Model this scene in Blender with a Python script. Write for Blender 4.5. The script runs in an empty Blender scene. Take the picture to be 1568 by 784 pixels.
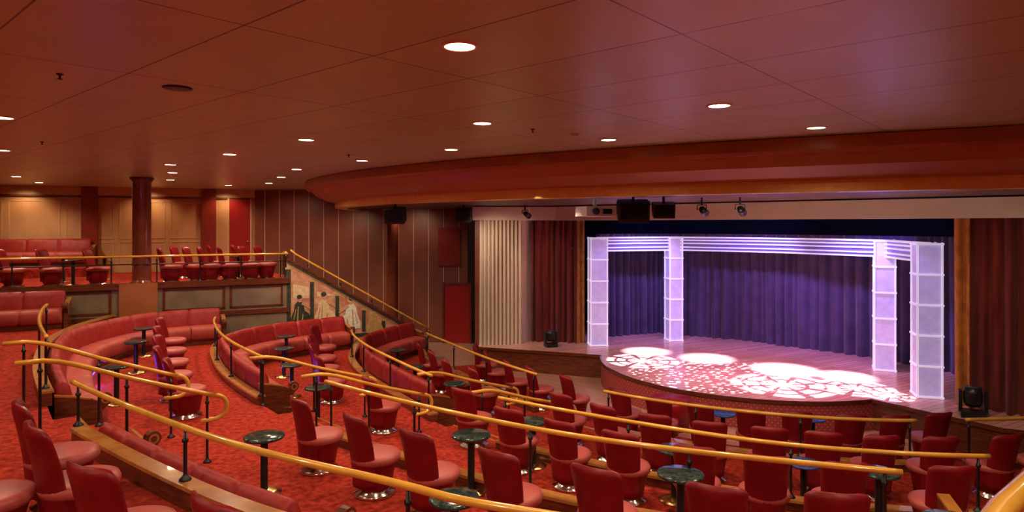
import bpy, bmesh, math, random
import numpy as np
from mathutils import Vector, Matrix
random.seed(4)
scene = bpy.context.scene
scene.view_settings.view_transform = 'Standard'
scene.view_settings.look = 'None'
scene.view_settings.gamma = 0.92
scene.view_settings.exposure = 0.28
COL = scene.collection

# ------------------------------------------------------------------ materials
def mat(name, col, rough=0.5, metal=0.0, col2=None, nscale=8.0, bump=0.0, bscale=60.0, emit=None, estr=0.0,
        spec=0.5, sheen=0.0, coat=0.0, stretch=None):
    m = bpy.data.materials.new(name); m.use_nodes = True
    nt = m.node_tree; n = nt.nodes; l = nt.links
    b = n['Principled BSDF']
    b.inputs['Base Color'].default_value = (*col, 1)
    b.inputs['Roughness'].default_value = rough
    b.inputs['Metallic'].default_value = metal
    b.inputs['Specular IOR Level'].default_value = spec
    b.inputs['Sheen Weight'].default_value = sheen
    b.inputs['Coat Weight'].default_value = coat
    tc = n.new('ShaderNodeTexCoord'); mp = n.new('ShaderNodeMapping')
    l.new(tc.outputs['Object'], mp.inputs['Vector'])
    if stretch: mp.inputs['Scale'].default_value = stretch
    if col2:
        nz = n.new('ShaderNodeTexNoise'); nz.inputs['Scale'].default_value = nscale
        nz.inputs['Detail'].default_value = 6
        l.new(mp.outputs['Vector'], nz.inputs['Vector'])
        cr_ = n.new('ShaderNodeValToRGB')
        cr_.color_ramp.elements[0].color = (*col, 1); cr_.color_ramp.elements[0].position = 0.35
        cr_.color_ramp.elements[1].color = (*col2, 1); cr_.color_ramp.elements[1].position = 0.65
        l.new(nz.outputs['Fac'], cr_.inputs['Fac']); l.new(cr_.outputs['Color'], b.inputs['Base Color'])
    if bump > 0:
        nb = n.new('ShaderNodeTexNoise'); nb.inputs['Scale'].default_value = bscale
        bp = n.new('ShaderNodeBump'); bp.inputs['Strength'].default_value = bump
        bp.inputs['Distance'].default_value = 0.01
        l.new(mp.outputs['Vector'], nb.inputs['Vector'])
        l.new(nb.outputs['Fac'], bp.inputs['Height']); l.new(bp.outputs['Normal'], b.inputs['Normal'])
    if emit:
        b.inputs['Emission Color'].default_value = (*emit, 1)
        b.inputs['Emission Strength'].default_value = estr
    return m

def grid_mat(name, base, base2, line, rough, ang, bw, bh, mortar, offset=0.5, spec=0.5, perf=False, nscale=1.5):
    m = bpy.data.materials.new(name); m.use_nodes = True
    nt = m.node_tree; n = nt.nodes; l = nt.links
    b = n['Principled BSDF']; b.inputs['Roughness'].default_value = rough
    b.inputs['Specular IOR Level'].default_value = spec
    tc = n.new('ShaderNodeTexCoord'); mp = n.new('ShaderNodeMapping')
    mp.inputs['Rotation'].default_value = (0, 0, ang)
    l.new(tc.outputs['Object'], mp.inputs['Vector'])
    br = n.new('ShaderNodeTexBrick'); br.offset = offset
    br.inputs['Color1'].default_value = (*base, 1); br.inputs['Color2'].default_value = (*base2, 1)
    br.inputs['Mortar'].default_value = (*line, 1); br.inputs['Scale'].default_value = 1
    br.inputs['Mortar Size'].default_value = mortar; br.inputs['Brick Width'].default_value = bw
    br.inputs['Row Height'].default_value = bh; br.inputs['Mortar Smooth'].default_value = 0.1
    l.new(mp.outputs['Vector'], br.inputs['Vector'])
    nz = n.new('ShaderNodeTexNoise'); nz.inputs['Scale'].default_value = nscale; nz.inputs['Detail'].default_value = 5
    l.new(mp.outputs['Vector'], nz.inputs['Vector'])
    mx = n.new('ShaderNodeMixRGB'); mx.blend_type = 'MULTIPLY'; mx.inputs['Fac'].default_value = 0.2
    l.new(br.outputs['Color'], mx.inputs['Color1']); l.new(nz.outputs['Fac'], mx.inputs['Color2'])
    out = mx.outputs['Color']
    if perf:
        vo = n.new('ShaderNodeTexVoronoi'); vo.inputs['Scale'].default_value = 2.6; vo.inputs['Randomness'].default_value = 0
        l.new(mp.outputs['Vector'], vo.inputs['Vector'])
        lt = n.new('ShaderNodeMath'); lt.operation = 'LESS_THAN'; lt.inputs[1].default_value = 0.026
        l.new(vo.outputs['Distance'], lt.inputs[0])
        m2 = n.new('ShaderNodeMixRGB'); m2.inputs['Color2'].default_value = (*line, 1)
        l.new(lt.outputs[0], m2.inputs['Fac']); l.new(out, m2.inputs['Color1']); out = m2.outputs['Color']
    l.new(out, b.inputs['Base Color'])
    return m

SANG = math.atan2(0.658, 0.753)
M = {}
M['ceiling'] = grid_mat('ceiling_panel', (.56,.70,.42), (.52,.65,.39), (.09,.09,.05), 0.34, SANG, 1.9, .95, 0.007, 0.0, 0.5, True)
M['carpet'] = mat('red_carpet', (.24,.016,.010), .95, col2=(.46,.050,.024), nscale=13, bump=.7, bscale=110, spec=.15)
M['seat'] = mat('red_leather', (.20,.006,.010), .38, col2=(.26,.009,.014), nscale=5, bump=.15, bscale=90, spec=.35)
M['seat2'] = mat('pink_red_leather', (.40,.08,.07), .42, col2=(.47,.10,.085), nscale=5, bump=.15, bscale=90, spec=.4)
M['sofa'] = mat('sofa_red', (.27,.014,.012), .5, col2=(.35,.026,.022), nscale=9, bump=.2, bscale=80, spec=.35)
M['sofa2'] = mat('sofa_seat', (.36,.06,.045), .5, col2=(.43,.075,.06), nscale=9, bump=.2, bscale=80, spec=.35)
M['wood'] = mat('mahogany', (.10,.024,.010), .25, col2=(.18,.05,.02), nscale=4, stretch=(1,1,8), coat=.3)
M['woodl'] = mat('honey_wood', (.34,.13,.03), .25, col2=(.46,.20,.05), nscale=5, coat=.4)
M['rail'] = mat('golden_handrail', (.66,.34,.05), .22, col2=(.80,.44,.07), nscale=4, coat=.5)
M['black'] = mat('black_metal', (.012,.012,.014), .35, col2=(.02,.02,.022))
M['blackt'] = mat('black_marble_top', (.015,.022,.02), .12, col2=(.05,.08,.07), nscale=25)
M['bluet'] = mat('blue_table_top', (.03,.05,.2), .15, col2=(.06,.12,.4), nscale=25)  # plain blue mottled table top
M['brass'] = mat('brass', (.75,.5,.2), .25, 1.0, col2=(.8,.55,.25))
M['chrome'] = mat('chrome', (.8,.76,.72), .15, 1.0, col2=(.75,.7,.68))
M['column'] = mat('column_red', (.15,.035,.018), .18, col2=(.21,.055,.028), nscale=3, coat=.6)
M['gpanel'] = mat('golden_panel', (.48,.25,.11), .38, col2=(.60,.34,.17), nscale=2.2, stretch=(1,1,.4))
M['gtrim'] = mat('gold_trim', (.55,.34,.16), .35, col2=(.62,.40,.19))
M['taupe'] = mat('taupe_parapet', (.19,.14,.09), .4, col2=(.26,.19,.13), nscale=2.5)
M['orangew'] = mat('orange_wood', (.36,.12,.035), .35, col2=(.43,.15,.045), nscale=2)
M['redpil'] = mat('red_pilaster', (.22,.025,.015), .3, col2=(.28,.035,.02))
M['dred'] = mat('dark_red_wall', (.195,.064,.042), .40, col2=(.25,.083,.055), nscale=1.2)
M['gline'] = mat('seam_line', (.62,.36,.25), .4, col2=(.68,.40,.28))
M['door'] = mat('door_red', (.30,.010,.010), .35, col2=(.35,.014,.013))
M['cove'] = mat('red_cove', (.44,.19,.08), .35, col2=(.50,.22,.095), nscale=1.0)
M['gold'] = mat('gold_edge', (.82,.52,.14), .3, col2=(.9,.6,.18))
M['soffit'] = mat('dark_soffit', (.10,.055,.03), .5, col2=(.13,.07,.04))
M['cream'] = mat('cream_paint', (.74,.64,.50), .5, col2=(.80,.70,.56), nscale=2)
M['curtain'] = mat('maroon_velvet', (.14,.016,.018), .85, col2=(.22,.04,.028), nscale=2.5, sheen=.15, spec=.2, stretch=(3,3,.4))
M['orange'] = mat('orange_velvet', (.55,.24,.04), .8, col2=(.38,.14,.03), nscale=6, sheen=.1, spec=.2)
M['bcurt'] = mat('midnight_velvet', (.06,.04,.11), .8, col2=(.09,.06,.15), nscale=3, sheen=.25)
M['void'] = mat('black_paint', (.006,.006,.012), .9, col2=(.01,.01,.02))
M['lav'] = mat('lit_panel', (.45,.42,.56), .3, col2=(.55,.50,.66), emit=(.50,.42,.88), estr=.30)
M['lavf'] = mat('white_frame', (.75,.72,.8), .3, col2=(.8,.78,.85), emit=(.8,.74,1), estr=.38)
M['header'] = mat('header_dark', (.15,.12,.3), .3, col2=(.18,.14,.34), emit=(.3,.2,.8), estr=.12)
M['stagef'] = grid_mat('stage_planks', (.85,.50,.45), (.70,.37,.33), (.25,.1,.09), .25, SANG*-1+.2, 2.4, .14, .006, .5, .5, False, 3)
M['floor0'] = grid_mat('front_planks', (.62,.36,.27), (.5,.27,.19), (.15,.06,.04), .3, SANG, 2.4, .16, .006, .5)
M['lamp'] = mat('lamp_glow', (1,.9,.7), .5, emit=(1,.80,.48), estr=14)
M['lampring'] = mat('lamp_trim', (.85,.7,.5), .4, col2=(.8,.66,.46))
M['white'] = mat('white_plastic', (.8,.76,.7), .4, col2=(.74,.7,.66))
M['lens'] = mat('glass_lens', (.05,.05,.12), .05, col2=(.08,.08,.18))
M['led'] = mat('blue_led', (.1,.05,.8), .5, emit=(.12,.06,1), estr=4)
M['fresco'] = mat('fresco_ground', (.62,.38,.24), .6, col2=(.42,.14,.08), nscale=3.5)
M['f_cream'] = mat('fresco_cream', (.74,.58,.36), .6, col2=(.6,.42,.24), nscale=14)
M['f_white'] = mat('fresco_white', (.80,.78,.70), .6, col2=(.58,.55,.46), nscale=18)
M['f_dark'] = mat('fresco_dark', (.03,.03,.025), .5, col2=(.06,.07,.045), nscale=14)
M['f_skin'] = mat('fresco_skin', (.6,.34,.19), .6, col2=(.5,.26,.14), nscale=12)
M['f_gold'] = mat('fresco_gold', (.5,.34,.12), .6, col2=(.4,.26,.1), nscale=12)

def apron_mat():
    m = bpy.data.materials.new('apron_pattern'); m.use_nodes = True
    nt = m.node_tree; n = nt.nodes; l = nt.links; b = n['Principled BSDF']; b.inputs['Roughness'].default_value=.6
    tc = n.new('ShaderNodeTexCoord'); mp = n.new('ShaderNodeMapping'); mp.inputs['Rotation'].default_value=(0,0,.785)
    l.new(tc.outputs['UV'], mp.inputs['Vector'])
    vo = n.new('ShaderNodeTexVoronoi'); vo.inputs['Scale'].default_value=13; vo.inputs['Randomness'].default_value=0
    l.new(mp.outputs['Vector'], vo.inputs['Vector'])
    cr_ = n.new('ShaderNodeValToRGB')
    cr_.color_ramp.elements[0].color=(.65,.24,.16,1); cr_.color_ramp.elements[0].position=.12
    cr_.color_ramp.elements[1].color=(.34,.05,.05,1); cr_.color_ramp.elements[1].position=.2
    l.new(vo.outputs['Distance'], cr_.inputs['Fac']); l.new(cr_.outputs['Color'], b.inputs['Base Color'])
    return m
M['apron'] = apron_mat()

# ------------------------------------------------------------------ mesh builder
class MB:
    def __init__(s): s.v=[]; s.f=[]; s.m=[]; s.sm=[]; s.mats=[]; s.uv={}
    def mi(s,k):
        if k not in s.mats: s.mats.append(k)
        return s.mats.index(k)
    def add(s, vs, fs, k, smooth=False):
        o=len(s.v); s.v += [tuple(map(float,p)) for p in vs]; i=s.mi(k)
        for f in fs: s.f.append([o+a for a in f]); s.m.append(i); s.sm.append(smooth)
    def box(s, c, size, k, rz=0.0, rx=0.0, taper=1.0):
        sx,sy,sz=[a/2 for a in size]; R=Matrix.Rotation(rz,3,'Z')@Matrix.Rotation(rx,3,'X'); vs=[]
        for z in(-1,1):
            t = taper if z>0 else 1
            for x,y in((-1,-1),(1,-1),(1,1),(-1,1)):
                vs.append(Vector(c)+R@Vector((x*sx*t,y*sy*t,z*sz)))
        s.add(vs,[(3,2,1,0),(4,5,6,7),(0,1,5,4),(1,2,6,5),(2,3,7,6),(3,0,4,7)],k)
    def loft(s, rings, k, smooth=False, closed=True, caps=True, loop=False):
        n=len(rings[0]); vs=[p for r in rings for p in r]; fs=[]
        R=len(rings)
        for i in range(R if loop else R-1):
            a=i*n; b=((i+1)%R)*n
            for j in range(n if closed else n-1):
                q=(j+1)%n; fs.append((a+j,a+q,b+q,b+j))
        if caps and closed and not loop:
            fs.append(tuple(range(n))[::-1]); fs.append(tuple(range((R-1)*n,R*n)))
        s.add(vs,fs,k,smooth)
    def lathe(s, c, prof, k, seg=24, smooth=True, caps=True):
        rings=[]
        for r,z in prof:
            rings.append([(c[0]+r*math.cos(2*math.pi*i/seg), c[1]+r*math.sin(2*math.pi*i/seg), c[2]+z) for i in range(seg)])
        s.loft(rings,k,smooth,True,caps)
    def tube(s, pts, r, k, seg=10, smooth=True):
        pts=[Vector(p) for p in pts]; rings=[]
        up0=Vector((0,0,1)); prevx=None
        for i,p in enumerate(pts):
            t=(pts[min(i+1,len(pts)-1)]-pts[max(i-1,0)]).normalized()
            if prevx is None: x=t.cross(up0 if abs(t.z)<.95 else Vector((1,0,0))).normalized()
            else: x=(prevx-t*prevx.dot(t)).normalized()
            y=x.cross(t).normalized(); prevx=x
            rr = r[i] if isinstance(r,(list,tuple)) else r
            rings.append([p+x*rr*math.cos(2*math.pi*j/seg)+y*rr*math.sin(2*math.pi*j/seg) for j in range(seg)])
        s.loft(rings,k,smooth)
    def poly(s, pts, z0, z1, k):
        n=len(pts); vs=[(x,y,z0) for x,y in pts]+[(x,y,z1) for x,y in pts]
        fs=[tuple(range(n))[::-1], tuple(range(n,2*n))]+[(i,(i+1)%n,n+(i+1)%n,n+i) for i in range(n)]
        s.add(vs,fs,k)
    def sweep(s, path, prof, k, smooth=False, shrink=None):
        T=tangents(path); rings=[]
        cx=sum(p[0] for p in prof)/len(prof); cz=sum(p[1] for p in prof)/len(prof)
        for i,p in enumerate(path):
            nx,ny=T[i][1],-T[i][0]; q=shrink[i] if shrink else 0
            ring=[]
            for o,z in prof:
                d=math.hypot(o-cx,z-cz)+1e-6
                oo=o-(o-cx)/d*q; zz=z-(z-cz)/d*q
                ring.append((p[0]+nx*oo,p[1]+ny*oo,zz))
            rings.append(ring)
        s.loft(rings,k,smooth)
    def obj(s, name, parent=None, loc=None, bevel=0.0, autosm=False):
        me=bpy.data.meshes.new(name)
        me.from_pydata(s.v,[],s.f)
        for k in s.mats: me.materials.append(M[k])
        me.polygons.foreach_set('material_index', s.m)
        me.polygons.foreach_set('use_smooth', s.sm)
        me.update()
        bm=bmesh.new(); bm.from_mesh(me); bmesh.ops.recalc_face_normals(bm,faces=bm.faces); bm.to_mesh(me); bm.free()
        o=bpy.data.objects.new(name,me); COL.objects.link(o)
        if loc: o.location=loc
        if bevel>0:
            b=o.modifiers.new('bevel','BEVEL'); b.width=bevel; b.segments=2; b.limit_method='ANGLE'; b.angle_limit=.7
        if parent: o.parent=parent
        return o

def crv(pts, n=120):
    P=np.array(pts,float); D=len(P[0])
    P=np.vstack([2*P[0]-P[1],P,2*P[-1]-P[-2]]); out=[]
    for i in range(1,len(P)-2):
        for t in np.linspace(0,1,30,endpoint=False):
            a,b,c,d=P[i-1],P[i],P[i+1],P[i+2]
            out.append(.5*((2*b)+(-a+c)*t+(2*a-5*b+4*c-d)*t*t+(-a+3*b-3*c+d)*t**3))
    out.append(P[-2]); return resamp(out,n)
def resamp(P,n):
    P=np.array(P,float); L=np.r_[0,np.cumsum(np.linalg.norm(np.diff(P,axis=0),axis=1))]
    t=np.linspace(0,L[-1],n); return [tuple(np.interp(x,L,P[:,j]) for j in range(P.shape[1])) for x in t]
def at(P,ts):
    P=np.array(P,float); L=np.r_[0,np.cumsum(np.linalg.norm(np.diff(P,axis=0),axis=1))]
    return [tuple(np.interp(x,L,P[:,j]) for j in range(P.shape[1])) for x in ts], L[-1]
def tangents(p):
    T=[]
    for i in range(len(p)):
        a=p[max(i-1,0)]; b=p[min(i+1,len(p)-1)]; dx,dy=b[0]-a[0],b[1]-a[1]; l=math.hypot(dx,dy) or 1; T.append((dx/l,dy/l))
    return T
def off(p,d):
    T=tangents(p); return [(q[0]+t[1]*d,q[1]-t[0]*d) for q,t in zip(p,T)]
def sub(p,a,b):
    f=lambda c:min(range(len(p)),key=lambda i:(p[i][0]-c[0])**2+(p[i][1]-c[1])**2)
    i,j=f(a),f(b)
    if i>j:i,j=j,i
    return p[i:j+1]

# ------------------------------------------------------------------ levels
EYE=4.0
ZD,ZC,ZB,ZA,ZZ,ZBAL,ZCEIL = 0.0,.3,.6,1.0,1.6,2.45,5.2
STAGE=.6
C=(5.9,16.2)
E_Z=crv([(10.5,4.2),(8,3.0),(5.5,2.75),(3,3.05),(.1,3.98),(-.82,4.44),(-2.5,5.4),(-4.92,7.3),(-6.2,8.7),(-7.6,10.5),(-8.8,12.4),(-9.5,14.2),(-9.8,16.18)],240)
E_A=crv([(11.6,7.6),(9.5,6.1),(7.2,5.5),(5.2,5.47),(3.47,5.8),(.58,6.85),(-2.31,8.9),(-4.1,10.8),(-5.5,12.6),(-6.5,14.3),(-7.1,15.7),(-7.4,17.39)],240)
E_B=crv([(11.0,9.2),(9.5,8.2),(8,7.7),(6,7.42),(4.3,7.55),(2.56,8.15),(-.1,9.85),(-1.2,11.1),(-2.2,12.6),(-3.3,14.5),(-4.0,16.3),(-4.4,18.9)],240)
E_C=crv([(10.3,9.6),(8.8,10.0),(7.2,9.9),(5.6,9.85),(4.0,10.2),(2.3,11.05),(.9,12.35),(-.4,14.2),(-1.5,16.2),(-2.4,18.0),(-2.7,19.76)],240)
E_O=crv([(11,-.5),(8,.6),(4,1.7),(2.2,2.1),(1.1,1.4),(-.6,.85),(-3,1.5),(-7,3.6),(-10.5,8),(-12.8,11.5),(-14,14.08)],240)

def ring_floor(name,inn,out,z,z0=0.0):
    b=MB(); rings=[[(i[0],i[1],z0),(i[0],i[1],z),(o[0],o[1],z),(o[0],o[1],z0)] for i,o in zip(inn,out)]
    b.loft(rings,'carpet'); b.obj(name)
b=MB(); b.box((-2,10,-.1),(40,34,.2),'floor0'); b.obj('floor')
ring_floor('floor_tier_front',E_C,E_B,ZC)
ring_floor('floor_tier_lower',E_B,E_A,ZB)
ring_floor('floor_tier_middle',E_A,E_Z,ZA)
ring_floor('floor_tier_upper',E_Z,E_O,ZZ)
b=MB(); b.poly([(p[0],p[1]) for p in E_O[::6]]+[(-14,14.0),(-19.5,11.3),(-19.5,-4),(11,-4)],0,ZBAL,'carpet'); b.obj('floor_balcony_rear')
b=MB(); r2=off(E_C,1.5); b.loft([[(i[0],i[1],0.0),(i[0],i[1],.012),(o[0],o[1],.012),(o[0],o[1],0.0)] for i,o in zip(r2[10:-20],E_C[10:-20])],'carpet'); b.obj('carpet_front_aisle')

wl=lambda x:18+.503*(x+6.2)
b=MB(); b.poly([(-19.4,wl(-19.4)),(-6.2,18.0),(-6.9,19.9),(-8.8,22.5),(-19.4,18.0)],0,ZBAL,'taupe')
b.poly([(-19.3,wl(-19.3)+.12),(-6.3,18.1),(-6.95,19.9),(-8.85,22.4),(-19.3,18.0)],ZBAL,ZBAL+.02,'carpet')
edge=[(-19.4,wl(-19.4)),(-6.15,wl(-6.15))]
edge=resamp(edge,40)
b.sweep(edge,[(-.03,ZBAL-.06),(-.03,ZBAL+.09),(.07,ZBAL+.09),(.07,ZBAL-.06)],'wood')
b.sweep(edge,[(0,1.60),(0,1.72),(.04,1.72),(.04,1.60)],'wood')
T=tangents(edge)[0]
def panel_frame(b,x0,x1,z0,z1,k='wood',w=.05,o=.02):
    for (xa,xb,za,zb) in ((x0,x1,z0,z0+w),(x0,x1,z1-w,z1),(x0,x0+w,z0,z1),(x1-w,x1,z0,z1)):
        p=[(xa,wl(xa)),(xb,wl(xb))]
        b.sweep(p,[(0,za),(0,zb),(o,zb),(o,za)],k)
for x0,x1 in ((-13.9,-12.1),(-12.0,-9.9),(-8.9,-7.6),(-7.5,-6.3)):
    panel_frame(b,x0,x1,1.78,2.36)
b.sweep([(-9.75,wl(-9.75)),(-9.0,wl(-9.0))],[(0,1.62),(0,2.53),(.10,2.53),(.10,1.62)],'orangew')
b.obj('floor_balcony_side')

# ------------------------------------------------------------------ shell
b=MB(); b.box((-2,10,ZCEIL+.05),(40,34,.1),'ceiling'); b.obj('ceiling')
def wall(name,p,q,z0,z1,k,th=.2,build=True):
    b=MB(); b.sweep([p,q],[(-th,z0),(-th,z1),(0,z1),(0,z0)],k)
    return b.obj(name) if build else b
GA,GB=(-19.4,17.92),(-8.9,22.6)
b=wall('x',GA,GB,ZBAL,ZCEIL,'gpanel',build=False)
L=math.hypot(GB[0]-GA[0],GB[1]-GA[1]); u=((GB[0]-GA[0])/L,(GB[1]-GA[1])/L)
gp=lambda t:(GA[0]+u[0]*t,GA[1]+u[1]*t)
def gstrip(t0,t1,z0,z1,k,o=.03): b.sweep([gp(t0),gp(t1)],[(0,z0),(0,z1),(o,z1),(o,z0)],k)
gstrip(0,L,4.92,5.2,'gtrim',.05); gstrip(0,L,4.86,4.92,'wood',.07)
t=.2
while t<L-2.0:
    for a in ((t,t+1.3,3.55,3.58),(t,t+1.3,4.72,4.75),(t,t+.03,3.55,4.75),(t+1.27,t+1.3,3.55,4.75)): gstrip(*a,'gtrim',.014)
    for a in ((t,t+1.3,2.75,2.78),(t,t+1.3,3.42,3.45),(t,t+.03,2.75,3.45),(t+1.27,t+1.3,2.75,3.45)): gstrip(*a,'gtrim',.014)
    t+=1.45
b.obj('wall_back')
def wt(px):
    r=(px-784)/1000; return (r*GA[1]-GA[0])/(u[0]-r*u[1])
b=MB()
for px in (138,320):
    t=wt(px); gstrip(t-.22,t+.22,ZBAL+.02,5.19,'redpil',.14)
b.obj('trim_pilasters')
b=MB(); t=wt(367); gstrip(t-.33,t+.33,ZBAL+.02,4.86,'door',.06); gstrip(t-.38,t-.33,ZBAL+.02,4.9,'gtrim',.08); gstrip(t+.33,t+.38,ZBAL+.02,4.9,'gtrim',.08)
p=gp(t+.24); b.lathe((p[0]+.05,p[1]-.09,3.4),[(.0,0),(.03,.0),(.03,.05),(0,.05)],'brass',10)
b.obj('door_1')
SA,SB=(-8.9,22.6),(-1.5,22.1)
b=wall('x',SA,SB,0,ZCEIL,'dred',build=False)
L2=math.hypot(SB[0]-SA[0],SB[1]-SA[1]); u2=((SB[0]-SA[0])/L2,(SB[1]-SA[1])/L2)
t=.35
while t<L2-.2:
    p=(SA[0]+u2[0]*t,SA[1]+u2[1]*t); q=(p[0]+u2[0]*.022,p[1]+u2[1]*.022)
    b.sweep([p,q],[(0,0),(0,5.19),(.015,5.19),(.015,0)],'gline'); t+=.52
b.sweep([(-2.5,22.17),(-1.75,22.12)],[(0,2.6),(0,3.9),(.05,3.9),(.05,2.6)],'redpil')
b.obj('wall_side')
b=MB(); b.sweep([(-2.28,22.15),(-1.42,22.09)],[(.02,0),(.02,1.98),(.08,1.98),(.08,0)],'door')
b.sweep([(-2.34,22.155),(-2.28,22.15)],[(.02,0),(.02,2.04),(.11,2.04),(.11,0)],'wood')
b.sweep([(-1.42,22.09),(-1.36,22.085)],[(.02,0),(.02,2.04),(.11,2.04),(.11,0)],'wood')
b.sweep([(-2.34,22.155),(-1.36,22.085)],[(.02,1.98),(.02,2.04),(.11,2.04),(.11,1.98)],'wood')
b.obj('door_2')
wall('wall_stage_return',(-1.25,22.1),(-1.05,18.5),0,ZCEIL,'dred')
wall('wall_left',(-19.5,-4),(-19.5,18),0,ZCEIL,'gpanel')
wall('wall_rear',(14,-4),(-19.5,-4),0,ZCEIL,'gpanel')
wall('wall_right',(14,13),(14,-4),0,ZCEIL,'dred')

# ------------------------------------------------------------------ bulkhead over the front of house
EBK=crv([(14,4.6),(9.5,6.2),(6.1,7.8),(3,9.4),(1.15,10.5),(-1.1,12.1),(-3.9,15.0),(-5.9,18.6),(-6.4,22.4)],200)
b=MB()
b.sweep(EBK,[(0,5.19),(0,5.02),(.06,4.98),(.14,4.98),(.14,5.19)],'orangew')
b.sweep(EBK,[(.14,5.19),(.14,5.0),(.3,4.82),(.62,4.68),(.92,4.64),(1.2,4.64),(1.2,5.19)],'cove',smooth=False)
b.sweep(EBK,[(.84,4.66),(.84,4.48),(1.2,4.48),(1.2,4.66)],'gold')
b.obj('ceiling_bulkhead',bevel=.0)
TB=resamp([(14.5,7.6),(12,8.5),(9.8,11.3),(6.3,14.5),(3,17.4),(1.2,19.0),(-1.15,20.2),(-1.4,22.0),(-5.0,22.3)],200)
ib=off(EBK,1.2)
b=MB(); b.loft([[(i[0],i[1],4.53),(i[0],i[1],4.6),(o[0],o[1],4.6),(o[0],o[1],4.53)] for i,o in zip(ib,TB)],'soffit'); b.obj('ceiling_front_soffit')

PB=[(-1.1,18.35),(.5,18.5),(1.25,18.35),(9.1,11.5),(12.5,8.6)]
b=MB(); b.sweep(PB,[(0,4.12),(0,4.5),(.5*-1,4.5),(-.5,4.12)],'cream'); b.obj('trim_proscenium_header')
b=MB(); p0,p1=Vector((-.93,18.5)),Vector((.28,18.75)); n=11
prof=[]
for i in range(n):
    a=p0+(p1-p0)*(i/n); c=p0+(p1-p0)*((i+.5)/n); nrm=Vector((.2,-1)).normalized()
    prof+= [tuple(a), tuple(a+nrm*.13), tuple(c+nrm*.13), tuple(c)]
prof+=[tuple(p1),(.58,19.3),(.3,19.45),(-.93,18.9)]
b.poly(prof[::-1],STAGE,4.12,'cream'); b.obj('fluted_pylon')

# ------------------------------------------------------------------ stage
cc=(5.9,16.2); arc=[(cc[0]+3.65*math.cos(math.radians(a)),cc[1]+3.65*math.sin(math.radians(a))) for a in np.linspace(167,288,50)]
sp=[(-1.02,18.2)]+arc+[(8.2,10.9),(10.3,9.9),(13.9,9.0),(13.9,22.8),(-1.02,22.8)]
b=MB(); b.poly(sp,0,STAGE-.04,'wood'); b.poly(sp,STAGE-.04,STAGE,'stagef')
front=[(-1.02,18.2)]+arc+[(8.2,10.9),(10.3,9.9)]
b.sweep(front,[(0,STAGE-.07),(0,STAGE+.004),(.035,STAGE+.004),(.035,STAGE-.07)],'wood')
so=b.obj('stage_platform')
me=bpy.data.meshes.new('stage_apron_fascia'); vs=[];fs=[];uvs=[];s_=0
fr=[(cc[0]+3.662*math.cos(math.radians(a)),cc[1]+3.662*math.sin(math.radians(a))) for a in np.linspace(167,288,50)]
dist=[0]
for i in range(1,len(fr)): dist.append(dist[-1]+math.hypot(fr[i][0]-fr[i-1][0],fr[i][1]-fr[i-1][1]))
for p in fr: vs+=[(p[0],p[1],0.0),(p[0],p[1],STAGE-.07)]
for i in range(len(fr)-1): fs.append((2*i,2*i+2,2*i+3,2*i+1)); uvs+=[(dist[i],0),(dist[i+1],0),(dist[i+1],.53),(dist[i],.53)]
me.from_pydata(vs,[],fs); uvl=me.uv_layers.new(name='u')
for i,w in enumerate(uvs): uvl.data[i].uv=w
me.materials.append(M['apron']); fo=bpy.data.objects.new('apron_fascia',me); COL.objects.link(fo); fo.parent=so

b=MB(); b.sweep([(0.2,19.7),(1.5,22.6),(6,22.6),(13.5,16),(13.5,11.5),(11,10.5)],[(0,STAGE),(0,5.19),(-.15,5.19),(-.15,STAGE)],'void'); b.obj('wall_stage_back')

def curtain(name,path,z0,z1,k,amp=.06,wl_=.17,strips=None,rnd=.5,seed=0):
    rg=random.Random(seed); L=sum(math.dist(path[i],path[i+1]) for i in range(len(path)-1))
    n=max(60,int(L/.016)); p=resamp(path,n); T=tangents(p); b=MB()
    knots=[0]
    while knots[-1]<L+wl_: knots.append(knots[-1]+wl_*rg.uniform(.55,1.5))
    hts=[rg.uniform(.55,1.25) for _ in knots]; lean=[rg.uniform(-.5,.5) for _ in knots]
    def fold(s_,v):
        import bisect
        i=max(0,min(len(knots)-2,bisect.bisect_right(knots,s_)-1)); f=(s_-knots[i])/(knots[i+1]-knots[i])
        f=min(1,max(0,f+lean[i]*(.5-v)*.35*math.sin(math.pi*f)))
        return hts[i]*math.sin(math.pi*f)**1.0
    zs=list(np.linspace(z0,z1,9)); rows=[]
    for zi,z in enumerate(zs):
        v=zi/8; row=[]
        for i,(q,t) in enumerate(zip(p,T)):
            s_=L*i/(n-1); a=amp*(1.25-.45*v)*(fold(s_,v)*2-1)+amp*.35*math.sin(s_*2.3+v*1.5)
            row.append((q[0]+t[1]*a,q[1]-t[0]*a,z))
        rows.append(row)
    vs=[v for r in rows for v in r]; fs=[];fs2=[]
    for r in range(len(zs)-1):
        for i in range(n-1):
            f=(r*n+i,r*n+i+1,(r+1)*n+i+1,(r+1)*n+i)
            frac=i/n; (fs2 if strips and any(s0<=frac<=s1 for s0,s1 in strips) else fs).append(f)
    b.add(vs,fs+fs2,k,True)
    if fs2:
        o=b.mi('orange')
        for j in range(len(fs),len(fs)+len(fs2)): b.m[j]=o
    return b.obj(name)
curtain('stage_curtain',[(.55,19.05),(1.3,18.95),(2.08,18.78)],STAGE,4.14,'curtain',.085,.17,((.86,1),),seed=1)
curtain('stage_curtain',[(8.35,12.35),(9.3,11.4),(11.0,10.1)],STAGE,4.14,'curtain',.095,.15,((0,.075),),seed=5)
curtain('backdrop_curtain',[(2.55,19.75),(4.6,20.5),(6.8,19.2),(9.3,16.6),(10.2,14.6),(10.0,12.9)],STAGE,3.72,'bcurt',.08,.24,seed=3)

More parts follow.
